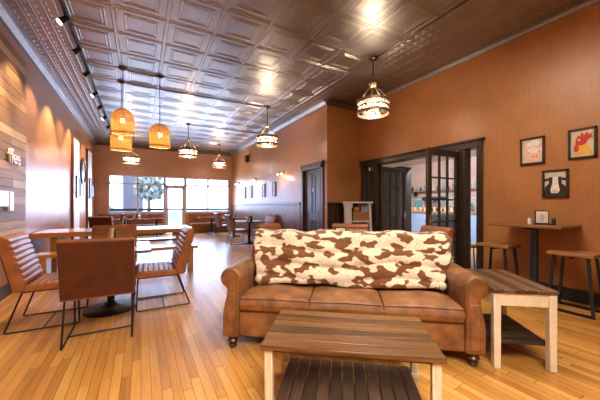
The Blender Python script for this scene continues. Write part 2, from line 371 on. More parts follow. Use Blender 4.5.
MB().box((XR + .03, 6.38, 1.62), (XR + .05, 6.44, 1.70)).build('door_sign', M['paper'], d)['label'] = 'small white notice on the dark door'

# storefront glazing
def glazed(name, x0, x1):
    mid = (x0 + x1) / 2; yo = YB + .08
    f = boxes(((x0, yo - .04, ZS), (x0 + .05, yo + .04, ZTOP)), ((x1 - .05, yo - .04, ZS), (x1, yo + .04, ZTOP)), ((x0, yo - .04, ZTOP - .05), (x1, yo + .04, ZTOP)), ((x0, yo - .05, ZS), (x1, yo + .05, ZS + .06)),
              ((mid - .035, yo - .04, ZS), (mid + .035, yo + .04, ZTOP)), ((x0, yo - .04, 2.15), (x1, yo + .04, 2.21)),
              (((x0 + mid) / 2 - .02, yo - .03, 2.2), ((x0 + mid) / 2 + .02, yo + .03, ZTOP)), (((x1 + mid) / 2 - .02, yo - .03, 2.2), ((x1 + mid) / 2 + .02, yo + .03, ZTOP)))
    o = struct(f.build(name, M['alu']))
    boxes(((x0 + .05, yo - .004, ZS + .05), (x1 - .05, yo + .004, ZTOP - .04))).build('window_pane', M['glass'], o)
    boxes(((x0 + .05, yo - .045, 1.02), (mid - .035, yo + .03, 1.12)), ((mid + .035, yo - .045, 1.02), (x1 - .05, yo + .03, 1.12))).build('window_rail', M['strip'], o)
    boxes(((x0 - .02, YB - .05, ZS - .04), (x1 + .02, YB + .04, ZS))).build('window_sill', M['alu'], o, bevel=.005)
glazed('window_1', WX0, DX0); glazed('window_2', DX1, WX1)
d = struct(boxes(((DX0, YB + .03, 0), (DX0 + .06, YB + .14, ZTOP)), ((DX1 - .06, YB + .03, 0), (DX1, YB + .14, ZTOP)), ((DX0, YB + .03, ZTOP - .05), (DX1, YB + .14, ZTOP)), ((DX0, YB + .03, 2.1), (DX1, YB + .14, 2.17)), ((1.345, YB + .04, 2.17), (1.385, YB + .12, ZTOP))).build('door_2', M['alu']))
boxes(((DX0 + .06, YB + .05, .02), (DX0 + .14, YB + .11, 2.1)), ((DX1 - .14, YB + .05, .02), (DX1 - .06, YB + .11, 2.1)), ((DX0 + .06, YB + .05, 2.02), (DX1 - .06, YB + .11, 2.1)), ((DX0 + .06, YB + .05, .02), (DX1 - .06, YB + .11, .22)), ((DX0 + .06, YB + .05, 1.02), (DX1 - .06, YB + .11, 1.10))).build('door_leaf', M['alu'], d)
boxes(((DX0 + .06, YB + .076, .1), (DX1 - .06, YB + .084, ZTOP - .04))).build('door_pane', M['glass'], d)
MB().tube([(DX0 + .17, YB + .05, 1.0), (DX0 + .17, YB - .01, 1.0), (DX0 + .17, YB - .01, 1.3), (DX0 + .17, YB + .05, 1.3)], .012).build('door_handle', M['steel'], d)

# alcove opening: casing, side lights, two multi-pane leaves
Ya, Yb = 3.02, 5.05          # clear opening
c = boxes(((XA - .03, Y0, 0), (XA + T + .02, Y0 + .10, ZT)), ((XA - .03, Ya - .10, 0), (XA + T + .02, Ya, ZT - .1)), ((XA - .03, Yb, 0), (XA + T + .02, Yb + .10, ZT - .1)), ((XA - .03, Y1 - .08, 0), (XA + T + .02, Y1, ZT)),
          ((XA - .045, Y0, ZT - .11), (XA + T + .02, Y1, ZT)), ((XA - .07, Y0 - .03, ZT), (XA + .02, Y1 + .03, ZT + .035)), ((XA - .02, Y0 + .1, 0), (XA + T, Ya - .1, .14)), ((XA - .02, Yb + .1, 0), (XA + T, Y1 - .08, .14)))
struct(c.build('trim_8', M['dark'], bevel=.006))
struct(boxes(((XA + .06, Y0 + .1, .14), (XA + .068, Ya - .1, ZT - .11))).build('window_3', M['glass']))
o = struct(boxes(((XA + .06, Yb + .1, .14), (XA + .068, Y1 - .08, ZT - .11))).build('window_4', M['glass']))
boxes(((XA + .05, Yb + .1, 1.1), (XA + .08, Y1 - .08, 1.14)), ((XA + .05, Yb + .23, .14), (XA + .08, Yb + .26, ZT - .11))).build('window_bar', M['dark'], o)
def leaf(name, wid):
    m = MB(); hh = 2.19; st = .105
    m.box((0, -.022, .01), (st, .022, hh)).box((wid - st, -.022, .01), (wid, .022, hh)).box((st, -.022, hh - .11), (wid - st, .022, hh)).box((st, -.022, .01), (wid - st, .022, .25))
    o = m.build(name, M['dark'], bevel=.004, seg=1); g = MB()
    iw = wid - 2 * st
    for k in (1, 2): g.box((st + iw * k / 3 - .012, -.018, .25), (st + iw * k / 3 + .012, .018, hh - .11))
    for k in range(1, 5): g.box((st, -.018, .25 + (hh - .36) * k / 5 - .012), (wid - st, .018, .25 + (hh - .36) * k / 5 + .012))
    g.build('muntin', M['dark'], o); boxes(((st, -.003, .25), (wid - st, .003, hh - .11))).build('door_pane', M['glass'], o)
    MB().tube([(wid - .05, -.03, 1.0), (wid - .05, -.07, 1.0), (wid - .16, -.07, 1.0)], .01).tube([(wid - .05, .03, 1.0), (wid - .05, .07, 1.0), (wid - .16, .07, 1.0)], .01).box((wid - .07, -.03, .92), (wid - .03, .03, 1.1)).build('door_handle', M['steel'], o)
    return struct(o)
a = leaf('door_3', .86); a.location = (XA - .01, Ya + .015, 0); a.rotation_euler = (0, 0, R(180))
b = leaf('door_4', .95); b.location = (XA + .10, Yb - .03, 0); b.rotation_euler = (0, 0, R(5))

# tall white doors in the left wall
for nm, y0, y1, zt in (('door_5', 9.62, 10.5, 3.1), ('door_6', 12.0, 12.9, 3.15)):
    o = struct(boxes(((XL, y0, 0), (XL + .05, y1, zt))).build(nm, M['white'], bevel=.006))
    boxes(((XL, y0 - .03, 0), (XL + .06, y0, zt + .02)), ((XL, y1, 0), (XL + .055, y1 + .02, zt + .02))).build('door_frame', M['wainscot'], o)

# ------------------------------------------------------------------ next room seen through the doors
struct(boxes(((XA + .01, -1, -.1), (12.4, 12, 0))).build('floor_bar', M['floor']))
struct(boxes(((12.2, -1, 0), (12.35, 12, 3.4))).build('wall_bar', M['tile']))
struct(boxes(((XA + T, 11.9, 0), (12.3, 12.05, 3.4))).build('wall_bar_back', M['pinkwall']))
struct(boxes(((XA + T, -1.1, 0), (12.3, -.95, 3.4))).build('wall_bar_front', M['pinkwall']))
struct(boxes(((XA + T, -1, 3.3), (12.3, 12, 3.4))).build('ceiling_bar', M['plaster']))
struct(boxes(((12.13, 6.3, 1.7), (12.2, 12, 3.3))).build('wall_bar_plaster', M['pinkwall']))

# storefront street
struct(boxes(((-40, YB + .3, -.35), (60, 75, -.12))).build('street', M['asphalt']))
t = thing('shop_building', 'pale two storey building across the street, through the left window', 'building', (-10, 52, -.12))
boxes(((-9, 0, 0), (4.5, 8, 9))).build('wall', M['facade'], t)
for k in range(5):
    f = boxes(((-8 + 2.4 * k, -.08, 4.6), (-6.6 + 2.4 * k, .02, 7))).build('window', M['facade_dark'], t)
boxes(((-9, -1.2, 3.1), (4.5, 0, 3.4))).build('awning', M['facade_dark'], t)
t = thing('tower_building', 'lilac-grey narrow building beyond the street, between the window mullions', 'building', (-1.2, 60, -.12))
boxes(((-1.6, 0, 0), (1.6, 6, 14))).build('wall', M['facade_dark'], t)
t = thing('street_tree', 'round street tree seen through the window left of the glass door', 'tree', (.9, 40, -.12))
MB().tube([(0, 0, 0), (0, 0, 2.5)], [.22, .15]).build('trunk', M['turned'], t)
m = MB()
rt = random.Random(5)
for k in range(110):
    a = rt.uniform(0, 6.28); c_ = rt.uniform(-1, 1); q = 1.75 * rt.uniform(.5, 1) ; w_ = math.sqrt(1 - c_ * c_); m.ball((q * w_ * math.cos(a), q * w_ * math.sin(a), 3.6 + q * c_), rt.uniform(.18, .4), u=8, v=5)
m.build('crown', M['leaf'], t)
t = thing('parked_car', 'dark car parked in the street beyond the left window', 'car', (-3.6, 33, -.12))
MB().prism([(-2.1, .35), (-2.05, .85), (-1.2, .95), (-.6, 1.45), (.9, 1.45), (1.6, .95), (2.1, .85), (2.1, .35)], -.85, .85, 'y').build('body', M['car'], t, bevel=.08)
for x in (-1.35, 1.35):
    for y in (-.8, .8): MB().tube([(x, y - .1, .33), (x, y + .1, .33)], .33, 16).build('wheel', M['rubber'], t)

# ------------------------------------------------------------------ sofa
TH = math.atan2(-.613, .79)
def en(e, n): return (e * .79 + n * .613, -e * .613 + n * .79)
sx, sy = en(.02, 2.36)
sofa = thing('sofa', 'brown leather three seat sofa with rolled nailhead arms', 'sofa', (sx, sy, 0), TH)
boxes(((-.93, .03, .10), (.93, .84, .335))).build('base', M['leather_sofa'], sofa, bevel=.02, seg=3)
boxes(((-.912, .024, .322), (.912, .04, .336))).build('gap_strip', M['turned'], sofa)  # dark strip drawing in the shaded gap below the seat cushions
def armp(s):
    pr = [(.915, .10), (.915, .55)] + [(.995 + .09 * math.cos(R(a)), .615 + .09 * math.sin(R(a))) for a in range(200, -85, -15)] + [(1.025, .50), (1.03, .46), (1.05, .38), (1.062, .30), (1.062, .10)]
    return [(s * x, z) for x, z in pr]
for s in (-1, 1):
    a = MB().prism(armp(s), .0, .82, 'y').build('arm', M['leather_sofa'], sofa, bevel=.018, seg=3)
    m = MB()
    path = [(.93, .12), (.93, .54)] + [(.995 + .072 * math.cos(R(q)), .615 + .072 * math.sin(R(q))) for q in range(200, -85, -12)] + [(1.012, .48), (1.035, .38), (1.047, .12)]
    acc = 0
    for (x0, z0), (x1, z1) in zip(path, path[1:]):
        L = math.hypot(x1 - x0, z1 - z0); n = max(1, round(L / .022))
        for k in range(n): m.ball((s * (x0 + (x1 - x0) * k / n), -.002, z0 + (z1 - z0) * k / n), .0075, (1, .6, 1), 6, 4)
    m.build('nailhead_trim', M['stud'], a)
    boxes(((min(s * .945, s * 1.02), -.008, .13), (max(s * .945, s * 1.02), .01, .49))).build('arm_front_panel', M['leather_sofa'], a, bevel=.02, seg=3)
MB().prism([(.46, .12), (.46, .38), (.565, .70), (.64, .825), (.70, .87), (.80, .875), (.86, .82), (.88, .12)], -1.0, 1.0, 'x').build('backrest', M['leather_sofa'], sofa, bevel=.03, seg=3)
for k in range(3):
    x0 = -.912 + .608 * k
    m = MB(); nx, ny = 10, 9; g = {}
    for i in range(nx + 1):
        for j in range(ny + 1):
            u, v = i / nx, j / ny; z = .448 + .03 * (math.sin(math.pi * u) * math.sin(math.pi * min(1, v * 1.0))) ** .6 + .006 * math.sin(9 * u + 5 * v + 2 * k)
            g[i, j] = m.bm.verts.new((x0 + .005 + .598 * u, .012 + .47 * v, z))
    for i in range(nx):
        for j in range(ny): m.bm.faces.new((g[i, j], g[i + 1, j], g[i + 1, j + 1], g[i, j + 1]))
    edge = [g[i, 0] for i in range(nx + 1)] + [g[nx, j] for j in range(1, ny + 1)] + [g[i, ny] for i in range(nx - 1, -1, -1)] + [g[0, j] for j in range(ny - 1, 0, -1)]
    low = [m.bm.verts.new((v.co.x, v.co.y, .338)) for v in edge]; mid = []
    for v in edge:
        dx = -.006 if v.co.x < x0 + .01 else (.006 if v.co.x > x0 + .6 else 0); dy = -.02 if v.co.y < .02 else 0
        mid.append(m.bm.verts.new((v.co.x + dx, v.co.y + dy, .395)))
    n = len(edge)
    for a in range(n):
        b = (a + 1) % n; m.bm.faces.new((edge[a], edge[b], mid[b], mid[a])); m.bm.faces.new((mid[a], mid[b], low[b], low[a]))
    m.bm.faces.new(low)
    cu = m.build('seat_cushion', M['leather_sofa'], sofa, ang=60, bevel=.008)
    MB().tube([(x0 + .012, .004, .446), (x0 + .304, .003, .452), (x0 + .596, .004, .446)], .006).build('piping', M['leather_sofa'], cu)
for x in (-.985, .985):
    for y in (.05, .80):
        MB().lathe([(.024, 0), (.034, .01), (.034, .022), (.022, .032), (.038, .05), (.047, .065), (.038, .08), (.027, .088), (.046, .096), (.046, .102)], (x, y, 0), 16).build('leg', M['turned'], sofa)
# fleece throw over the back
def throw():
    P = [(.445, .478), (.42, .492), (.425, .515), (.47, .60), (.52, .71), (.56, .80), (.62, .865), (.69, .907), (.76, .918), (.84, .90), (.892, .83), (.905, .72), (.91, .60)]
    L = [0]
    for a, b in zip(P, P[1:]): L.append(L[-1] + math.hypot(b[0] - a[0], b[1] - a[1]))
    def at(s):
        s *= L[-1]
        for k in range(len(P) - 1):
            if s <= L[k + 1] or k == len(P) - 2:
                f = (s - L[k]) / (L[k + 1] - L[k]); return (P[k][0] + f * (P[k + 1][0] - P[k][0]), P[k][1] + f * (P[k + 1][1] - P[k][1]))
    m = MB(); nx, ny = 90, 44; g = {}; r2 = random.Random(3)
    ph = [r2.uniform(0, 6.28) for _ in range(8)]
    for j in range(ny + 1):
        for i in range(nx + 1):
            y, z = at(j / ny); u = i / nx; f = min(1, max(0, (z - .47) / .45))
            xl, xr = -.862 - .10 * f, .875 + .155 * f
            x = xl + (xr - xl) * u + .008 * math.sin(j * .9 + ph[0])
            b = .010 * math.sin(x * 17 + ph[1] + 2 * math.sin(z * 9)) + .034 * abs(math.sin(z * 24 + .6 * math.sin(x * 5 + ph[2]))) ** .7 + .004 * r2.uniform(-1, 1)
            edge_drop = .014 * (math.sin(x * 6 + ph[3]) + .5 * math.sin(x * 13 + ph[4])) * max(0, 1 - j / 5)
            ov = .02 if .4 < f else .012
            g[i, j] = m.bm.verts.new((x, y - b * (1 if j < 26 else .2) - ov * (1 if y < .7 else -.4), z + (b + .012 if j >= 20 and y < .86 else 0) + edge_drop + .012))
    for i in range(nx):
        for j in range(ny): m.bm.faces.new((g[i, j], g[i + 1, j], g[i + 1, j + 1], g[i, j + 1]))
    o = m.build('throw_blanket', M['hide'], None, (sx, sy, 0), TH, ang=180)
    q = o.modifiers.new('thick', 'SOLIDIFY'); q.thickness = .022; q.offset = 1
    q = o.modifiers.new('sub', 'SUBSURF'); q.levels = q.render_levels = 1
    tag(o, 'fluffy brown and cream cowhide pattern throw draped over the sofa back', 'blanket')
    for x in (-.85, .865): MB().ball((x, .375, .522), .036, (1, .9, 1.05), 14, 10).build('tassel', M['canvas'], o)['label'] = 'cream pompom at the throw corner'
throw()

# ------------------------------------------------------------------ coffee table and end table
def planks(m, x0, x1, y0, y1, z0, z1, n, along, gap=.004):
    for k in range(n):
        if along == 'x':
            s = (y1 - y0) / n; m.box((x0 + rnd.uniform(0, .003), y0 + k * s + gap / 2, z0), (x1 - rnd.uniform(0, .003), y0 + (k + 1) * s - gap / 2, z1 + rnd.uniform(-.001, .001)))
        else:
            s = (x1 - x0) / n; m.box((x0 + k * s + gap / 2, y0 + rnd.uniform(0, .003), z0), (x0 + (k + 1) * s - gap / 2, y1 - rnd.uniform(0, .003), z1 + rnd.uniform(-.001, .001)))
    return m
cx, cy = en(.032, 1.84)
t = thing('coffee_table', 'low coffee table with weathered plank top and slatted lower shelf, in front of the sofa', 'table', (cx, cy, 0), TH)
planks(MB(), -.497, .497, -.283, .283, .432, .46, 6, 'x', .009).build('tabletop', M['top'], t, bevel=.003, seg=1)
for x in (-.455, .455):
    for y in (-.235, .235): boxes(((x - .023, y - .023, 0), (x + .023, y + .023, .430))).build('leg', M['raw'], t, bevel=.004, seg=1)
for q in (((-.432, -.25, .412), (.432, -.232, .432)), ((-.432, .232, .412), (.432, .25, .432)), ((-.470, -.21, .40), (-.452, .21, .432)), ((.452, -.21, .40), (.470, .21, .432))): boxes(q).build('apron', M['shelf_x'], t)
planks(MB(), -.425, .425, -.25, .25, .10, .122, 11, 'y', .007).build('shelf', M['shelf_y'], t, bevel=.003, seg=1)
for y in (-.22, .19): boxes(((-.48, y, .075), (.48, y + .03, .10))).build('shelf_rail', M['raw'], t)
ta = R(-38); ex, ey = 2.37, 1.185
t = thing('end_table', 'cream legged end table with dark plank top beside the sofa', 'table', (ex, ey, 0), ta)
EW, ED, EZ = .435, .72, .61
planks(MB(), -.006, EW + .006, -.012, ED + .012, EZ - .03, EZ, 6, 'y').build('tabletop', M['top_y'], t, bevel=.003, seg=1)
LG = .052
for x in (0, EW - LG):
    for y in (0, ED - LG): boxes(((x, y, 0), (x + LG, y + LG, EZ - .03))).build('leg', M['cream'], t, bevel=.004, seg=1)
for q in (((LG, .008, EZ - .13), (EW - LG, .03, EZ - .03)), ((LG, ED - .03, EZ - .13), (EW - LG, ED - .008, EZ - .03)), ((.008, LG, EZ - .13), (.03, ED - LG, EZ - .03)), ((EW - .03, LG, EZ - .13), (EW - .008, ED - LG, EZ - .03))): boxes(q).build('apron', M['cream'], t, bevel=.003, seg=1)
planks(MB(), .012, EW - .012, .066, ED - .066, .165, .19, 7, 'x').build('shelf', M['shelf_x'], t, bevel=.003, seg=1)

# ------------------------------------------------------------------ leather chairs on wire sled frames
def make_chair(label):
    t = thing('dining_chair', label, 'chair', group='channel stitched leather chairs')
    def scal(p, q, n, h):
        (y0, z0), (y1, z1) = p, q; L = math.hypot(y1 - y0, z1 - z0); nx, nz = -(z1 - z0) / L, (y1 - y0) / L; out = []
        for k in range(n):
            for s in range(6):
                f = (k + s / 6) / n; b = h * math.sin(math.pi * s / 6) ** .6; out.append((y0 + f * (y1 - y0) + nx * b, z0 + f * (z1 - z0) + nz * b))
        return out + [q]
    top = scal((.185, .455), (.60, .465), 7, .014)
    MB().prism([(.12, .395), (.16, .455)] + top + [(.615, .44), (.605, .405), (.57, .39)], -.275, .275, 'x').build('seat', M['leather'], t, bevel=.012, ang=50)
    fr = scal((.035, .935), (.175, .47), 8, .014)
    MB().prism([(.075, .40), (-.045, .93), (-.03, .948), (.0, .955), (.025, .948)] + fr + [(.165, .40)], -.285, .285, 'x').build('backrest', M['leather'], t, bevel=.012, ang=50)
    MB().prism([(.069, .415), (-.050, .928), (-.036, .938), (.083, .415)], -.281, .281, 'x').build('back_panel', M['leather_red'], t, bevel=.004)
    for x in (-.262, .262):
        MB().tube([(x, .17, .392), (x, .145, .39), (x, .02, .03), (x, .015, .012), (x, .03, .009), (x, .57, .009), (x, .592, .013), (x, .598, .03), (x, .585, .385), (x, .56, .392), (x, .17, .392)], .0085, 8).build('leg', M['black'], t)
    for y, z in ((.30, .009), (.20, .388), (.52, .388)): MB().tube([(-.262, y, z), (.262, y, z)], .008).build('stretcher', M['black'], t)
    return t
chair = make_chair('leather chair turned back-on, nearest the camera at the square pedestal table')
chair.location = (-.335, 3.12, 0)
CH = [
    (-1.165, 4.05, -90, 'leather chair against the plank wall, facing right at the square pedestal table'),
    (.555, 4.1, 90, 'leather chair on the aisle side of the square pedestal table, facing left'),
    (-.335, 5.13, 180, 'leather chair on the far side of the square pedestal table, facing the camera'),
    (2.98, 3.66, 138, 'leather chair facing the camera behind the middle of the sofa'),
    (3.66, 2.58, 75, 'leather chair behind the right end of the sofa, by the open glazed door'),
    (1.80, 4.25, -147, 'leather chair just behind the left end of the sofa'),
    (2.45, 9.15, -90, 'leather chair on the aisle side of the dark table by the right wall'),
    (3.82, 8.75, 100, 'leather chair with its back to the panelled right wall'),
    (2.62, 11.5, -90, 'leather chair on the aisle side of the farther table by the right wall'),
    (-.95, 9.35, -20, 'leather chair in the far left corner beyond the long oak table'),
]
for x, y, a, lb in CH: dup(chair, (x, y, 0), R(a), lb)

# ------------------------------------------------------------------ pedestal tables
def ped(name, label, x, y, wx, wy, z=.745, mat='darktop', base_r=.28, rot=0, group=None, round_=False):
    t = thing(name, label, 'table', (x, y, 0), rot, group)
    if round_: MB().lathe([(wx * .97, z - .03), (wx, z - .025), (wx, z - .005), (wx * .985, z)], n=40).build('tabletop', M[mat], t)
    else: boxes(((-wx, -wy, z - .032), (wx, wy, z))).build('tabletop', M[mat], t, bevel=.005)
    MB().lathe([(.038, .03), (.038, z - .06)], n=18).build('column', M['black'], t)
    MB().lathe([(base_r, 0), (base_r, .015), (base_r * .93, .028), (base_r * .45, .042), (.075, .06), (.055, .085), (.045, .09)], n=36).build('base', M['black'], t)
    MB().box((-wx * .55, -.03, z - .06), (wx * .55, .03, z - .032)).box((-.03, -wy * .55, z - .06), (.03, wy * .55, z - .032)).build('bracket', M['black'], t)
    return t
ped('pedestal_table', 'square dark topped pedestal table with round black base, amid four leather chairs', -.315, 4.13, .42, .45)
ped('pedestal_table', 'small pedestal table hidden behind the sofa, carrying the white menu card', 2.42, 3.18, .34, .34, round_=True, base_r=.25)
ped('pedestal_table', 'dark dining table beside the panelled right wall, nearer one', 3.14, 9.05, .36, .5)
ped('pedestal_table', 'dark dining table beside the panelled right wall, farther one', 3.3, 11.4, .36, .5)
ped('pedestal_table', 'pedestal table in front of the right window banquette', 2.72, 12.85, .55, .32)
ped('pedestal_table', 'dark pedestal table in front of the left window banquette', -.45, 12.3, .6, .35)
ped('pedestal_table', 'dark pedestal table by the glass front door, left of it', .55, 12.6, .35, .35)

# communal oak table with two benches
t = thing('communal_table', 'long honey oak communal table running from the left wall', 'table', (-.32, 6.78, 0))
planks(MB(), -1.27, 1.27, -.48, .48, .70, .785, 4, 'x', .002).build('tabletop', M['oak'], t, bevel=.006)
for x in (-1.0, 1.0): boxes(((x - .045, -.38, 0), (x + .045, .38, .70))).build('leg', M['oak'], t, bevel=.006)
boxes(((-.955, -.03, .30), (.955, .03, .42))).build('stretcher', M['oak'], t, bevel=.005)
def bench(label, y):
    t = thing('bench', label, 'bench', (-.24, y, 0), group='oak benches at the communal table')
    boxes(((-1.22, -.17, .42), (1.22, .17, .475))).build('seat', M['oak'], t, bevel=.006)
    for x in (-1.1, 1.1): MB().prism([(-.13, 0), (.13, 0), (.155, .42), (-.155, .42)], x - .04, x + .04, 'x').build('leg', M['oak'], t, bevel=.005)
    return t
bench('oak bench on the near side of the communal table', 6.02); bench('oak bench on the far side of the communal table', 7.52)

# wooden menu holders and table clutter
def holder(x, y, z, label, rot=0):
    t = thing('menu_holder', label, 'holder', (x, y, z), rot, 'pine menu holders')
    MB().prism([(-.05, 0), (.04, 0), (.04, .012), (.035, .012), (.058, .235), (.03, .24), (.0, .01), (-.05, .012)], -.06, .06, 'y').build('stand', M['holder'], t, bevel=.004)
    boxes(((.045, -.055, .02), (.075, .055, .21))).build('menu_pocket', M['blackpaint'], t, bevel=.003)
holder(-.345, 4.1, .745, 'pine menu holder with black pocket on the square pedestal table', R(15))
holder(-.33, 6.75, .785, 'pine menu holder on the long oak table', R(-10))
holder(-.22, 12.2, .745, 'pine menu holder on the dark table before the left windows', R(20))
def shaker(x, y, z, label, body, cap, r=.024, h=.10):
    t = thing('shaker', label, 'shaker', (x, y, z))
    MB().lathe([(r, 0), (r * 1.02, .01), (r * .9, h * .75), (r * .8, h * .8)], n=14).build('body', M[body], t)
    MB().lathe([(r * .85, h * .8), (r * .85, h * .93), (r * .4, h)], n=14).build('cap', M[cap], t)
def card(x, y, z, rot, label, w=.13, h=.165):
    t = thing('menu_card_holder', label, 'card', (x, y, z), rot)
    boxes(((-w / 2 - .008, -.012, .012), (w / 2 + .008, .012, h + .02))).build('frame', M['black'], t, bevel=.003)
    boxes(((-w / 2 - .02, -.05, 0), (w / 2 + .02, .05, .014))).build('base', M['black'], t, bevel=.003)
    c = boxes(((-w / 2 + .004, -.016, .022), (w / 2 - .004, -.011, h + .008))).build('card', M['paper'], t)
    m = MB()
    for k, ww in enumerate((.04, .055, .05, .03)): m.box((-ww / 2, -.0175, h * .72 - k * .022), (ww / 2, -.0155, h * .72 - k * .022 + .008))
    m.build('print', M['ink'], c)
card(2.36, 3.10, .745, R(-38), 'small framed white card standing behind the sofa back', .13, .19)
card(4.60, 1.72, 1.0, R(-58), 'white menu card in black holder on the wall bar table')
shaker(4.62, 1.86, 1.0, 'white salt shaker on the wall bar table', 'ceramic', 'steel')
shaker(4.64, 1.61, 1.0, 'dark pepper shaker on the wall bar table', 'blackpaint', 'steel')
for x, y, z, lb, b, h in ((3.1, 9.15, .745, 'pale condiment bottle on the nearer right-hand dining table', 'ceramic', .16), (3.2, 9.05, .745, 'dark sauce bottle on the nearer right-hand dining table', 'blackpaint', .2), (3.3, 11.3, .745, 'blue-white napkin tub on the farther right-hand dining table', 'bluebar', .22), (-.05, 12.3, .745, 'pale shaker on the dark table before the left windows', 'ceramic', .15), (-.6, 12.25, .745, 'dark bottle on the dark table before the left windows', 'blackpaint', .22)):
    shaker(x, y, z, lb, b, 'steel', .045, h)

# window banquettes
def banq(label, x0, x1):
    t = thing('banquette', label, 'banquette', (0, YB - .02, 0), 0, 'leather banquettes under the storefront windows')
    boxes(((x0, -.55, .0), (x1, 0, .34))).build('base', M['wainscot'], t)
    boxes(((x0, -.58, .34), (x1, -.06, .46))).build('seat', M['leather'], t, bevel=.03, seg=3)
    MB().prism([(-.10, .46), (-.06, .88), (-.02, .90), (0, .88), (0, .46)], x0, x1, 'x').build('backrest', M['leather'], t, bevel=.015)
    for k in range(int((x1 - x0) / .25)): MB().tube([(x0 + .12 + .25 * k, -.105, .48), (x0 + .12 + .25 * k, -.07, .86)], .006, 6).build('seam', M['leather_red'], t)
banq('leather banquette under the left storefront window', -1.5, .85); banq('leather banquette under the right storefront window', 1.95, 3.85)

# ------------------------------------------------------------------ wall bar table and stools
t = thing('bar_table', 'narrow tall wooden bar table against the brown right wall', 'table', (0, 0, 0))
boxes(((4.30, 1.42, .965), (4.905, 2.22, 1.0))).build('tabletop', M['barwood'], t, bevel=.006)
MB().lathe([(.045, .03), (.045, .965)], (4.6, 1.8, 0), 20).build('column', M['blue_steel'], t)
MB().lathe([(.2, 0), (.2, .012), (.06, .04), (.045, .05)], (4.6, 1.8, 0), 30).build('base', M['black'], t)
MB().box((4.4, 1.76, .94), (4.8, 1.84, .965)).build('bracket', M['black'], t)
def stool(label, x, y, h):
    t = thing('bar_stool', label, 'stool', (x, y, 0), 0, 'wood and steel stools at the wall bar table')
    boxes(((-.18, -.215, h - .045), (.18, .215, h))).build('seat', M['seatwood'], t, bevel=.012, seg=3)
    for i in (-1, 1):
        for j in (-1, 1): MB().bar((i * .13, j * .15, h - .045), (i * .17, j * .205, .0), .028, .028).build('leg', M['blue_steel'], t)
    for i in (-1, 1): MB().bar((i * .17, -.2, .014), (i * .17, .2, .014), .028).build('stretcher', M['black'], t)
    for j in (-1, 1): MB().bar((-.165, j * .195, .12), (.165, j * .195, .12), .022).build('stretcher', M['black'], t)
    MB().bar((-.13, 0, h - .055), (.13, 0, h - .055), .03).build('seat_bracket', M['black'], t)
stool('wood seated steel stool at the far end of the wall bar table', 4.50, 2.2, .70)
stool('wood seated steel stool in front of the wall bar table, partly cut by the frame', 4.50, 1.36, .70)

# ------------------------------------------------------------------ animal paintings
def frame(label, y0, y1, z0, z1, bgm):
    t = thing('framed_painting', label, 'painting', (XA, (y0 + y1) / 2, (z0 + z1) / 2), R(90), 'animal paintings on the brown wall')
    w, h = (y1 - y0) / 2, (z1 - z0) / 2                     # local x runs along the wall, local -y... faces the room
    m = MB()
    m.box((-w, .0, -h), (-w + .025, .035, h)).box((w - .025, 0, -h), (w, .035, h)).box((-w, 0, h - .025), (w, .035, h)).box((-w, 0, -h), (w, .035, -h + .025))
    m.build('frame', M['dark'], t, bevel=.003, seg=1)
    boxes(((-w + .02, .004, -h + .02), (w - .02, .016, h - .02))).build('canvas', M[bgm], t)
    return t, w
def blob(t, name, mat, pts, d):
    """flat painted shape: outline in (right, up) as seen from the room"""
    MB().prism([(-x, z) for x, z in pts], .014, .014 + d, 'y').build(name, M[mat], t)
def ell(cx, cz, a, b, n=18, r=0): return [(cx + a * math.cos(2 * math.pi * k / n) * math.cos(r) - b * math.sin(2 * math.pi * k / n) * math.sin(r), cz + a * math.cos(2 * math.pi * k / n) * math.sin(r) + b * math.sin(2 * math.pi * k / n) * math.cos(r)) for k in range(n)]
t, w = frame('framed pig painting, nearest the glazed doors', 1.80, 2.09, 1.84, 2.225, 'canvas')
blob(t, 'pig_body', 'whitepaint', ell(.02, .03, .10, .12), .003); blob(t, 'pig_face', 'skin', [(-.115, .05), (-.08, .035), (-.05, .07), (.03, .08), (.09, .03), (.115, -.05), (.09, -.13), (.03, -.165), (-.05, -.165), (-.09, -.10), (-.10, -.02)], .005)
blob(t, 'pig_brow', 'whitepaint', [(-.07, .02), (.02, .065), (.085, .01), (.06, -.03), (-.04, -.03)], .006)
blob(t, 'pig_snout', 'skin', ell(.03, -.085, .055, .042), .0075)
for x in (.008, .052): blob(t, 'pig_nostril', 'red', ell(x, -.085, .010, .014, 10), .009)
blob(t, 'pig_ear', 'skin', [(-.115, .02), (-.04, .01), (-.075, .09)], .0066); blob(t, 'pig_ear', 'skin', [(.06, .06), (.115, .03), (.11, .11)], .0066)
for x in (-.035, .075): blob(t, 'pig_eye', 'blackpaint', ell(x, -.02, .007, .006, 8), .008)
t, w = frame('framed red rooster painting, nearest the frame edge', 1.28, 1.55, 1.85, 2.235, 'canvas')
blob(t, 'rooster_neck', 'yellow', [(-.07, -.15), (.10, -.15), (.075, -.06), (.03, .02), (-.05, .02), (-.085, -.06)], .003)
blob(t, 'rooster_head', 'red', ell(-.01, .03, .06, .055), .005)
blob(t, 'rooster_comb', 'red', [(-.05, .06), (-.045, .11), (-.02, .09), (-.005, .14), (.02, .10), (.05, .145), (.06, .10), (.10, .12), (.085, .08), (.11, .07), (.07, .05), (.04, .03)], .006)
blob(t, 'rooster_wattle', 'red', ell(-.055, -.055, .025, .05), .0065); blob(t, 'rooster_beak', 'yellow', [(-.06, .05), (-.105, .015), (-.06, .01)], .007)
blob(t, 'rooster_eye', 'whitepaint', ell(-.03, .045, .014, .012), .008); blob(t, 'rooster_pupil', 'blackpaint', ell(-.032, .045, .006, .007, 8), .009)
t, w = frame('framed black and white cow painting, lowest of the three animal pictures', 1.545, 1.825, 1.36, 1.735, 'canvas')
blob(t, 'cow_body', 'blackpaint', [(-.12, -.165), (.12, -.165), (.11, -.04), (.07, .0), (-.07, .0), (-.11, -.04)], .003)
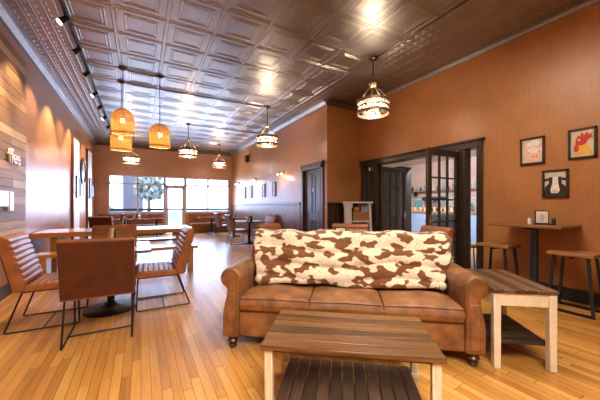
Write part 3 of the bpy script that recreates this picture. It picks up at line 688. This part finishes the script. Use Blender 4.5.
blob(t, 'cow_head', 'blackpaint', [(-.065, .09), (.065, .09), (.07, .02), (.045, -.09), (-.045, -.09), (-.07, .02)], .005)
blob(t, 'cow_blaze', 'whitepaint', [(-.025, .09), (.03, .09), (.035, .0), (.05, -.09), (.03, -.13), (-.04, -.13), (-.05, -.08), (-.03, .0)], .0065)
for s in (-1, 1):
    blob(t, 'cow_ear', 'blackpaint', ell(s * .095, .055, .042, .018, 14, -s * .35), .0055); blob(t, 'cow_eye', 'blackpaint', ell(s * .042, .02, .010, .010, 8), .008)
blob(t, 'cow_nose', 'skin', ell(-.002, -.105, .032, .024), .008)

# ------------------------------------------------------------------ reclaimed plank wall with white lettering
t = thing('plank_panel', 'reclaimed wood plank panel with white lettering on the left wall', 'wall panel', (XL + .004, 0, 0))
m = MB(); z = .80
while z < 3.5:
    hgt = .118; y = 6.05 - rnd.uniform(0, .02)
    while y > 2.6:
        L = rnd.uniform(.5, 1.5); m.box((.0, max(2.4, y - L), z), (.03 + rnd.uniform(0, .012), y - .004, z + hgt - .004)); y -= L
    z += hgt
m.build('planks', M['reclaimed'], t)
def text(body, size, y, z, parent):
    c = bpy.data.curves.new('lettering', 'FONT'); c.body = body; c.size = size; c.extrude = .012; c.align_x = 'RIGHT'
    tmp = bpy.data.objects.new('tmp', c); COL.objects.link(tmp); bpy.context.view_layer.update()
    me = bpy.data.meshes.new_from_object(tmp.evaluated_get(bpy.context.evaluated_depsgraph_get())); bpy.data.objects.remove(tmp); bpy.data.curves.remove(c); me.name = 'lettering'
    o = bpy.data.objects.new('lettering', me); COL.objects.link(o); o.parent = parent; o.rotation_euler = (R(90), 0, R(90)); o.location = (.058, y, z); me.materials.clear(); me.materials.append(M['letter'])
    o['label'] = 'white raised lettering'
text('ffee', .29, 5.70, 1.84, t)
boxes(((.042, 4.85, 1.24), (.07, 5.25, 1.44)), ((.042, 5.30, 1.18), (.07, 5.42, 1.44))).build('lettering', M['letter'], t)

# pictures, clock on the left wall
def wallpic(name, label, cat, x, y0, y1, z0, z1, s, fm, cm, bw=.04, group=None):
    t = thing(name, label, cat, (x, 0, 0), 0, group); a, b = (0, .035) if s > 0 else (-.035, 0)
    boxes(((a, y0, z0), (b, y0 + bw, z1)), ((a, y1 - bw, z0), (b, y1, z1)), ((a, y0, z0), (b, y1, z0 + bw)), ((a, y0, z1 - bw), (b, y1, z1))).build('frame', M[fm], t)
    boxes(((a + .005, y0 + bw, z0 + bw), (b - .012, y1 - bw, z1 - bw)) if s > 0 else ((a + .012, y0 + bw, z0 + bw), (b - .005, y1 - bw, z1 - bw))).build('picture', M[cm], t)
wallpic('picture_frame', 'dark framed picture on the nearer tall white door, left wall', 'picture', XL + .05, 9.9, 10.38, 1.46, 2.08, 1, 'dark', 'base')
wallpic('picture_frame', 'thin framed white picture under the round clock', 'picture', XL, 10.85, 11.35, 1.55, 1.95, 1, 'strip', 'paper', .02)
wallpic('picture_frame', 'grey picture on the farther tall white door, left wall', 'picture', XL + .05, 12.2, 12.75, 1.5, 2.2, 1, 'base', 'ink')
wallpic('picture_frame', 'white square picture with a thin dark frame, in the far left corner', 'picture', XL, 13.1, 13.7, 1.55, 2.05, 1, 'strip', 'paper', .04)
t = thing('wall_clock', 'round wall clock with a dark ring high on the left wall', 'clock', (XL, 11.25, 2.33), 0)
def disc(prof, name, mat):
    o = MB().lathe(prof, n=40).build(name, M[mat], t); o.rotation_euler = (0, R(90), 0); return o
disc([(.42, 0), (.42, .05), (.36, .06), (.33, .045), (.33, 0)], 'rim', 'dark'); disc([(.335, .01), (.335, .02)], 'face', 'clockface')
boxes(((.02, -.01, 0), (.028, .01, .26)), ((.02, 0, -.012), (.028, .18, .012))).build('hand', M['blackpaint'], t)

# narrow pictures and sconces on the right wall
for y, lb in ((8.72, 'narrow dark framed picture nearest the panelled door, right wall'), (9.65, 'second narrow dark framed picture from the panelled door'), (11.05, 'third narrow dark framed picture from the panelled door'), (11.85, 'narrow dark framed picture nearest the storefront, right wall')):
    wallpic('narrow_picture', lb, 'picture', XR, y, y + .24, 1.56, 2.05, -1, 'strip', 'paper', .035, 'narrow pictures along the right wall')
def sconce(y, label):
    t = thing('wall_sconce', label, 'lamp', (XR, y, 2.28), 0, 'bronze sconces on the right wall')
    MB().box((-.025, -.05, -.06), (0, .05, .06)).build('backplate', M['bronze'], t, bevel=.006)
    MB().tube([(-.02, 0, 0), (-.12, 0, .03), (-.16, 0, .0)], .012).tube([(-.02, 0, 0), (-.1, -.14, .03), (-.14, -.15, .0)], .01).tube([(-.02, 0, 0), (-.1, .14, .03), (-.14, .15, .0)], .01).build('arm', M['bronze'], t)
    for yy, xx in ((-.15, -.14), (.15, -.14)):
        MB().lathe([(.055, -.1), (.05, -.03), (.025, .01), (.02, .02)], (xx, yy, 0), 16, False).build('lamp_shade', M['glass_jar'], t)
        MB().ball((xx, yy, -.05), .022).build('bulb', M['bulb'], t)
    light('sconce_lamp', 'POINT', (-.2, 0, -.16), 5, WARM, size=.05, parent=t)
sconce(8.12, 'bronze wall sconce nearest the panelled door'); sconce(10.6, 'bronze wall sconce midway along the right wall'); sconce(12.75, 'bronze wall sconce nearest the storefront')
t = thing('wall_fixture', 'small dark speaker high on the right wall', 'fixture', (XR, 11.5, 3.2)); boxes(((-.14, -.09, -.14), (-.02, .09, .14))).build('body', M['blackpaint'], t, bevel=.01); MB().box((-.03, -.03, -.03), (0, .03, .03)).build('bracket', M['black'], t)  # unidentified dark spot on the wall, modelled as an added fixture

# ------------------------------------------------------------------ whitewashed shelf in the corner
t = thing('shelf_unit', 'whitewashed open shelf stand in the corner behind the sofa', 'shelf', (4.52, 5.28, 0), R(-32))
boxes(((-.36, -.17, 1.30), (.34, .17, 1.34)), ((-.33, -.15, 1.20), (-.13, .15, 1.30))).build('top', M['greywash'], t, bevel=.005)
boxes(((-.31, -.14, 0), (-.15, .14, 1.2))).build('post', M['greywash'], t, bevel=.005)
MB().bar((.27, -.12, 1.3), (.32, -.14, 0), .05).build('leg', M['greywash'], t); MB().bar((.27, .12, 1.3), (.32, .14, 0), .05).build('leg', M['greywash'], t)
for z in (.86, .45): boxes(((-.15, -.14, z), (.31, .14, z + .03))).build('shelf', M['greywash'], t)
t = thing('wooden_crate', 'slatted wooden crate on the whitewashed shelf stand', 'crate', (4.59, 5.235, .89), R(-32))
m = MB()
for z in (.0, .072, .144): m.box((-.2, -.12, z), (.2, -.105, z + .06)).box((-.2, .105, z), (.2, .12, z + .06)).box((-.2, -.105, z), (-.185, .105, z + .06)).box((.185, -.105, z), (.2, .105, z + .06))
m.box((-.185, -.105, 0), (.185, .105, .012))
for y in (-.12, -.04, .04): m.box((-.2, y, .205), (.2, y + .076, .217))
m.build('slats', M['crate'], t)
for x in (-.17, .17):
    for y in (-.098, .098): boxes(((x - .012, y - .007, .012), (x + .012, y + .007, .2))).build('corner_post', M['crate'], t)
tag(boxes(((-.10, -.06, 0), (.10, .06, .17))).build('gift_box', M['bluebar'], None, (4.675, 5.182, 1.107), R(-32), bevel=.006), 'bluish box on top of the crate in the corner shelf stand', 'box')
t = thing('gourd', 'small orange gourd on the crate in the corner shelf stand', 'gourd', (4.50, 5.29, 1.107))
m = MB()
for k in range(8): m.ball((.03 * math.cos(k * .785), .03 * math.sin(k * .785), .055), .05, (.8, .8, 1.05), 10, 8)
m.build('fruit', M['orange'], t); MB().tube([(0, 0, .09), (.005, 0, .125)], [.01, .006]).build('stem', M['turned'], t)

# ------------------------------------------------------------------ lamps
def basket(x, y, ztop, label):
    t = thing('basket_pendant', label, 'lamp', (x, y, ztop), 0, 'woven basket pendant lamps')
    r = .188
    prof = [(r * math.cos(R(a)), -.19 + .19 * math.sin(R(a))) for a in range(84, -1, -12)] + [(r * 1.01, -.26), (r * 1.0, -.36), (r * .985, -.46)]
    MB().lathe(prof[::-1], n=48, cap=False).build('lamp_shade', M['weave'], t)
    for q, z, h in ((.985, -.46, .012), (1.01, -.22, .007)): MB().tube([(r * q * math.cos(2 * math.pi * k / 40), r * q * math.sin(2 * math.pi * k / 40), z) for k in range(40)], h, 8, True).build('hoop', M['holder'], t)
    MB().tube([(0, 0, H - ztop), (0, 0, -.10)], .006).build('cord', M['black'], t)
    MB().lathe([(.075, 0), (.075, -.02), (.03, -.045), (.012, -.05)][::-1], (0, 0, H - ztop), 24).build('canopy', M['bronze'], t)
    MB().lathe([(.022, -.17), (.022, -.06), (.01, -.05)], n=12).build('socket', M['bronze'], t)
    MB().ball((0, 0, -.22), .042, (1, 1, 1.2)).build('bulb', M['bulb_basket'], t)
    light('basket_lamp', 'POINT', (0, 0, -.34), 5, (1, .72, .42), size=.05, parent=t)
basket(-.29, 6.24, 3.05, 'woven basket pendant, upper of the overlapping pair'); basket(-.35, 6.93, 2.86, 'woven basket pendant, lower of the overlapping pair'); basket(.33, 6.27, 2.87, 'woven basket pendant hanging alone, right of the pair')
def chandelier(x, y, zb, label, hgt=.24, e=40):
    t = thing('drum_chandelier', label, 'lamp', (x, y, zb), 0, 'iron drum chandeliers'); r = .27; zt = hgt
    for z0 in (0, hgt - .055):
        MB().lathe([(r, z0), (r + .008, z0), (r + .008, z0 + .05), (r, z0 + .05), (r, z0)], n=40, cap=False).build('band', M['iron'], t)
    MB().lathe([(r - .02, .01), (r - .02, hgt - .01)], n=40, cap=False).build('glass_drum', M['glass_jar'], t)
    MB().lathe([(r - .004, hgt * .45), (r + .004, hgt * .45), (r + .004, hgt * .45 + .02), (r - .004, hgt * .45 + .02), (r - .004, hgt * .45)], n=40, cap=False).build('band', M['bronze'], t)
    m = MB(); top = hgt + .26
    for k in range(6):
        a = math.pi * k / 3; m.tube([((r - .01) * math.cos(a), (r - .01) * math.sin(a), hgt - .01), (.13 * math.cos(a), .13 * math.sin(a), hgt + .16), (.03 * math.cos(a), .03 * math.sin(a), top)], .008, 6)
    m.build('hanger_rod', M['bronze'], t)
    MB().lathe([(.05, top - .02), (.06, top), (.06, top + .03), (.02, top + .05)], n=20).build('hub', M['holder'], t)
    MB().tube([(0, 0, top + .04), (0, 0, H - zb - .04)], .010).build('stem', M['bronze'], t)
    MB().lathe([(.012, -.06), (.03, -.05), (.075, -.02), (.075, 0)], (0, 0, H - zb), 24).build('canopy', M['bronze'], t)
    m = MB(); m.tube([(0, 0, top), (0, 0, .05)], .010)
    for k in range(4):
        a = math.pi * k / 2 + .4; m.tube([(0, 0, .06), (.15 * math.cos(a), .15 * math.sin(a), .05), (.15 * math.cos(a), .15 * math.sin(a), .10)], .009, 6)
    m.build('bulb_arm', M['bronze'], t)
    for k in range(4):
        a = math.pi * k / 2 + .4; MB().ball((.15 * math.cos(a), .15 * math.sin(a), .14), .032, (1, 1, 1.3), 12, 8).build('bulb', M['bulb'], t)
    light('chandelier_lamp', 'POINT', (0, 0, .13), e, WARM, size=.12, parent=t)
chandelier(3.52, 3.70, 2.83, 'iron drum chandelier above the lounge, nearest the camera', e=30)
chandelier(2.86, 6.86, 2.80, 'iron drum chandelier near the right wall, before the panelled door')
chandelier(1.30, 9.50, 2.78, 'iron drum chandelier in the middle of the dining room')
chandelier(2.88, 12.1, 2.85, 'small looking iron drum chandelier by the right storefront window')
chandelier(-.30, 12.0, 2.78, 'iron drum chandelier below the basket pendants, by the left storefront window')
def conduit(label, pts):
    m = MB(); m.tube(pts, .011, 8); o = m.build('ceiling_conduit', M['bronze'], None); tag(o, label, 'conduit', 'electrical conduits on the tin ceiling')
zc = H - .026
conduit('dark conduit between the basket pendants on the tin ceiling', [(-.22, 6.25, zc), (.26, 6.27, zc)])
conduit('long dark conduit crossing the tin ceiling to the chandelier by the right wall', [(-.27, 6.92, zc), (2.79, 6.86, zc)])
conduit('dark conduit from the middle chandelier towards the right wall', [(1.37, 9.5, zc), (3.8, 9.5, zc)])
conduit('dark conduit running forward from the lounge chandelier', [(3.52, 3.62, zc), (3.52, -1.5, zc)])
t = thing('track_light', 'black track of small spotlights along the left of the tin ceiling', 'lamp', (-.86, 0, 0))
boxes(((-.02, 1.2, H - .06), (.02, 12.2, H - .005))).build('track', M['black'], t)
for k, (y, on) in enumerate(((3.6, 1), (4.72, 1), (5.57, 0), (6.46, 0), (7.55, 1), (8.5, 0), (9.45, 1), (10.5, 0), (11.5, 0))):
    m = MB(); m.tube([(0, y, H - .05), (0, y, H - .13)], .012); m.tube([(.035, y + .0, H - .11), (-.05, y - .02, H - .20)], [.034, .042], 14)
    hd = m.build('spotlight_head', M['black'], t)
    MB().tube([(-.051, y - .0202, H - .201), (-.056, y - .0214, H - .206)], .038, 14).build('lens', M['track_on'] if on else M['alu'], hd)
    d = Vector((-.55, -.05, -1)); q = d.to_track_quat('-Z', 'Y').to_euler()
    light('track_spot', 'SPOT', (-.07, y - .03, H - .24), 150 if on else 60, (1, .74, .48), q, .03, t, spot_size=R(75), spot_blend=.6)

# ------------------------------------------------------------------ the bar beyond the doors
t = thing('bar_counter', 'powder blue bar counter with wooden top in the next room', 'counter', (9.7, 0, 0))
boxes(((0, 3.2, 0), (.6, 10.5, .98))).build('body', M['bluebar'], t)
boxes(((-.05, 3.15, .98), (.65, 10.55, 1.03))).build('countertop', M['crate'], t, bevel=.005)
for k in range(12):
    o = MB().lathe([(.045, 0), (.06, .15), (.062, .155)], n=14).build('paper_cup', M['tan'], None, (9.85 + .05 * (k % 2), 6.15 + .22 * k, 1.03)); tag(o, 'kraft paper cup standing in a row on the blue bar counter', 'cup', 'kraft cups on the blue bar counter')
t = thing('backdrop_cabinet', 'tall dark cabinet added in the next room as a dark backdrop to the open left glazed door', 'cabinet', (6.8, 6.95, 0))  # dark cabinet added so the view through the glazed leaf goes dark
boxes(((0, -.95, .08), (.5, .95, 2.35)), ((-.03, -.98, 2.35), (.53, .98, 2.42)), ((.02, -.93, 0), (.48, .93, .08))).build('body', M['blackpaint'], t, bevel=.005)
for y in (-.475, .475):
    o = boxes(((-.022, y - .46, .12), (0, y + .46, 2.31))).build('door', M['blackpaint'], t, bevel=.004)
    MB().tube([(-.05, y - .42 * (1 if y > 0 else -1), 1.0), (-.05, y - .42 * (1 if y > 0 else -1), 1.25)], .01).build('handle', M['steel'], o)
t = thing('espresso_machine', 'steel and black espresso machine behind the bar', 'coffee machine', (10.1, 7.35, 1.03))
boxes(((-.02, -.35, .08), (.38, .35, .5))).build('body', M['steel'], t, bevel=.02); boxes(((-.1, -.38, .42), (.38, .38, .56))).build('hood', M['blackpaint'], t, bevel=.02); boxes(((-.14, -.33, 0), (.36, .33, .08))).build('drip_tray', M['blackpaint'], t)
for y in (-.18, .18): MB().tube([(-.06, y, .42), (-.06, y, .33)], .035, 12).tube([(-.06, y, .34), (-.22, y, .32)], .015).build('group_head', M['blackpaint'], t)
t = thing('back_shelf', 'wall shelf for bottles behind the bar', 'shelf', (12.13, 8.3, 1.9)); boxes(((-.3, -1.8, 0), (0, 1.8, .04))).build('board', M['crate'], t)
for y in (-1.3, 1.3): boxes(((-.25, y, -.2), (-.0, y + .03, 0))).build('bracket', M['black'], t)
bm_ = ['teal', 'blackpaint', 'ceramic', 'tan', 'bluebar', 'turned']
for k in range(14):
    h = rnd.uniform(.22, .34); o = MB().lathe([(.05, 0), (.052, .01), (.05, h * .6), (.02, h * .75), (.018, h), (.022, h)], n=12).build('bottle', M[bm_[k % 6]], None, (11.95, 6.7 + .235 * k, 1.94)); tag(o, 'bottle on the wall shelf behind the bar', 'bottle', 'bottles on the bar shelf')
t = thing('back_counter', 'white back counter along the tiled bar wall', 'counter', (11.6, 0, 0)); boxes(((0, 4, 0), (.58, 11, .9))).build('body', M['white'], t); boxes(((-.03, 4, .9), (.58, 11, .94))).build('countertop', M['steel'], t)
for k, (y, w_, h_, mt) in enumerate(((6.9, .18, .4, 'teal'), (7.3, .25, .5, 'blackpaint'), (7.9, .3, .35, 'ceramic'), (8.4, .2, .55, 'bluebar'), (8.9, .3, .4, 'white'), (9.4, .25, .6, 'teal'))):
    o = boxes(((-.13, -w_ / 2, 0), (.13, w_ / 2, h_))).build('counter_appliance', M[mt], None, (11.9, y, .94), bevel=.03, seg=3)
    tag(o, ['teal canister', 'black grinder', 'white ceramic bin', 'blue canister', 'white appliance', 'tall teal canister'][k] + ' on the back counter of the bar', 'appliance')
wallpic('poster', 'dark framed poster on the white tiled wall of the bar', 'poster', 12.2, 6.05, 6.28, 1.3, 1.95, -1, 'dark', 'paper', .06)
t = thing('sandwich_board', 'white folding sandwich board behind the open glazed door', 'sign', (5.75, 3.95, 0), R(-35))
for s in (-1, 1):
    m = MB(); m.bar((-.26, s * .22, 0), (-.26, s * .03, 1.1), .035).bar((.26, s * .22, 0), (.26, s * .03, 1.1), .035).bar((-.26, s * .2, .12), (.26, s * .2, .12), .035).bar((-.26, s * .035, 1.08), (.26, s * .035, 1.08), .035)
    f = m.build('board_frame', M['white'], t); v = [f]
    MB().prism([(s * .19, .16), (s * .045, 1.05), (s * .035, 1.05), (s * .18, .16)], -.245, .245, 'x').build('panel', M['bluebar'], t)
t = thing('metal_stool', 'low black metal stool beyond the glass side panel', 'stool', (5.75, 3.28, 0))
MB().lathe([(.16, .43), (.17, .44), (.17, .455), (.16, .46)], n=24).build('seat', M['black'], t)
for k in range(4):
    a = math.pi * k / 2 + .78; MB().tube([(.1 * math.cos(a), .1 * math.sin(a), .43), (.19 * math.cos(a), .19 * math.sin(a), 0)], .012).build('leg', M['black'], t)
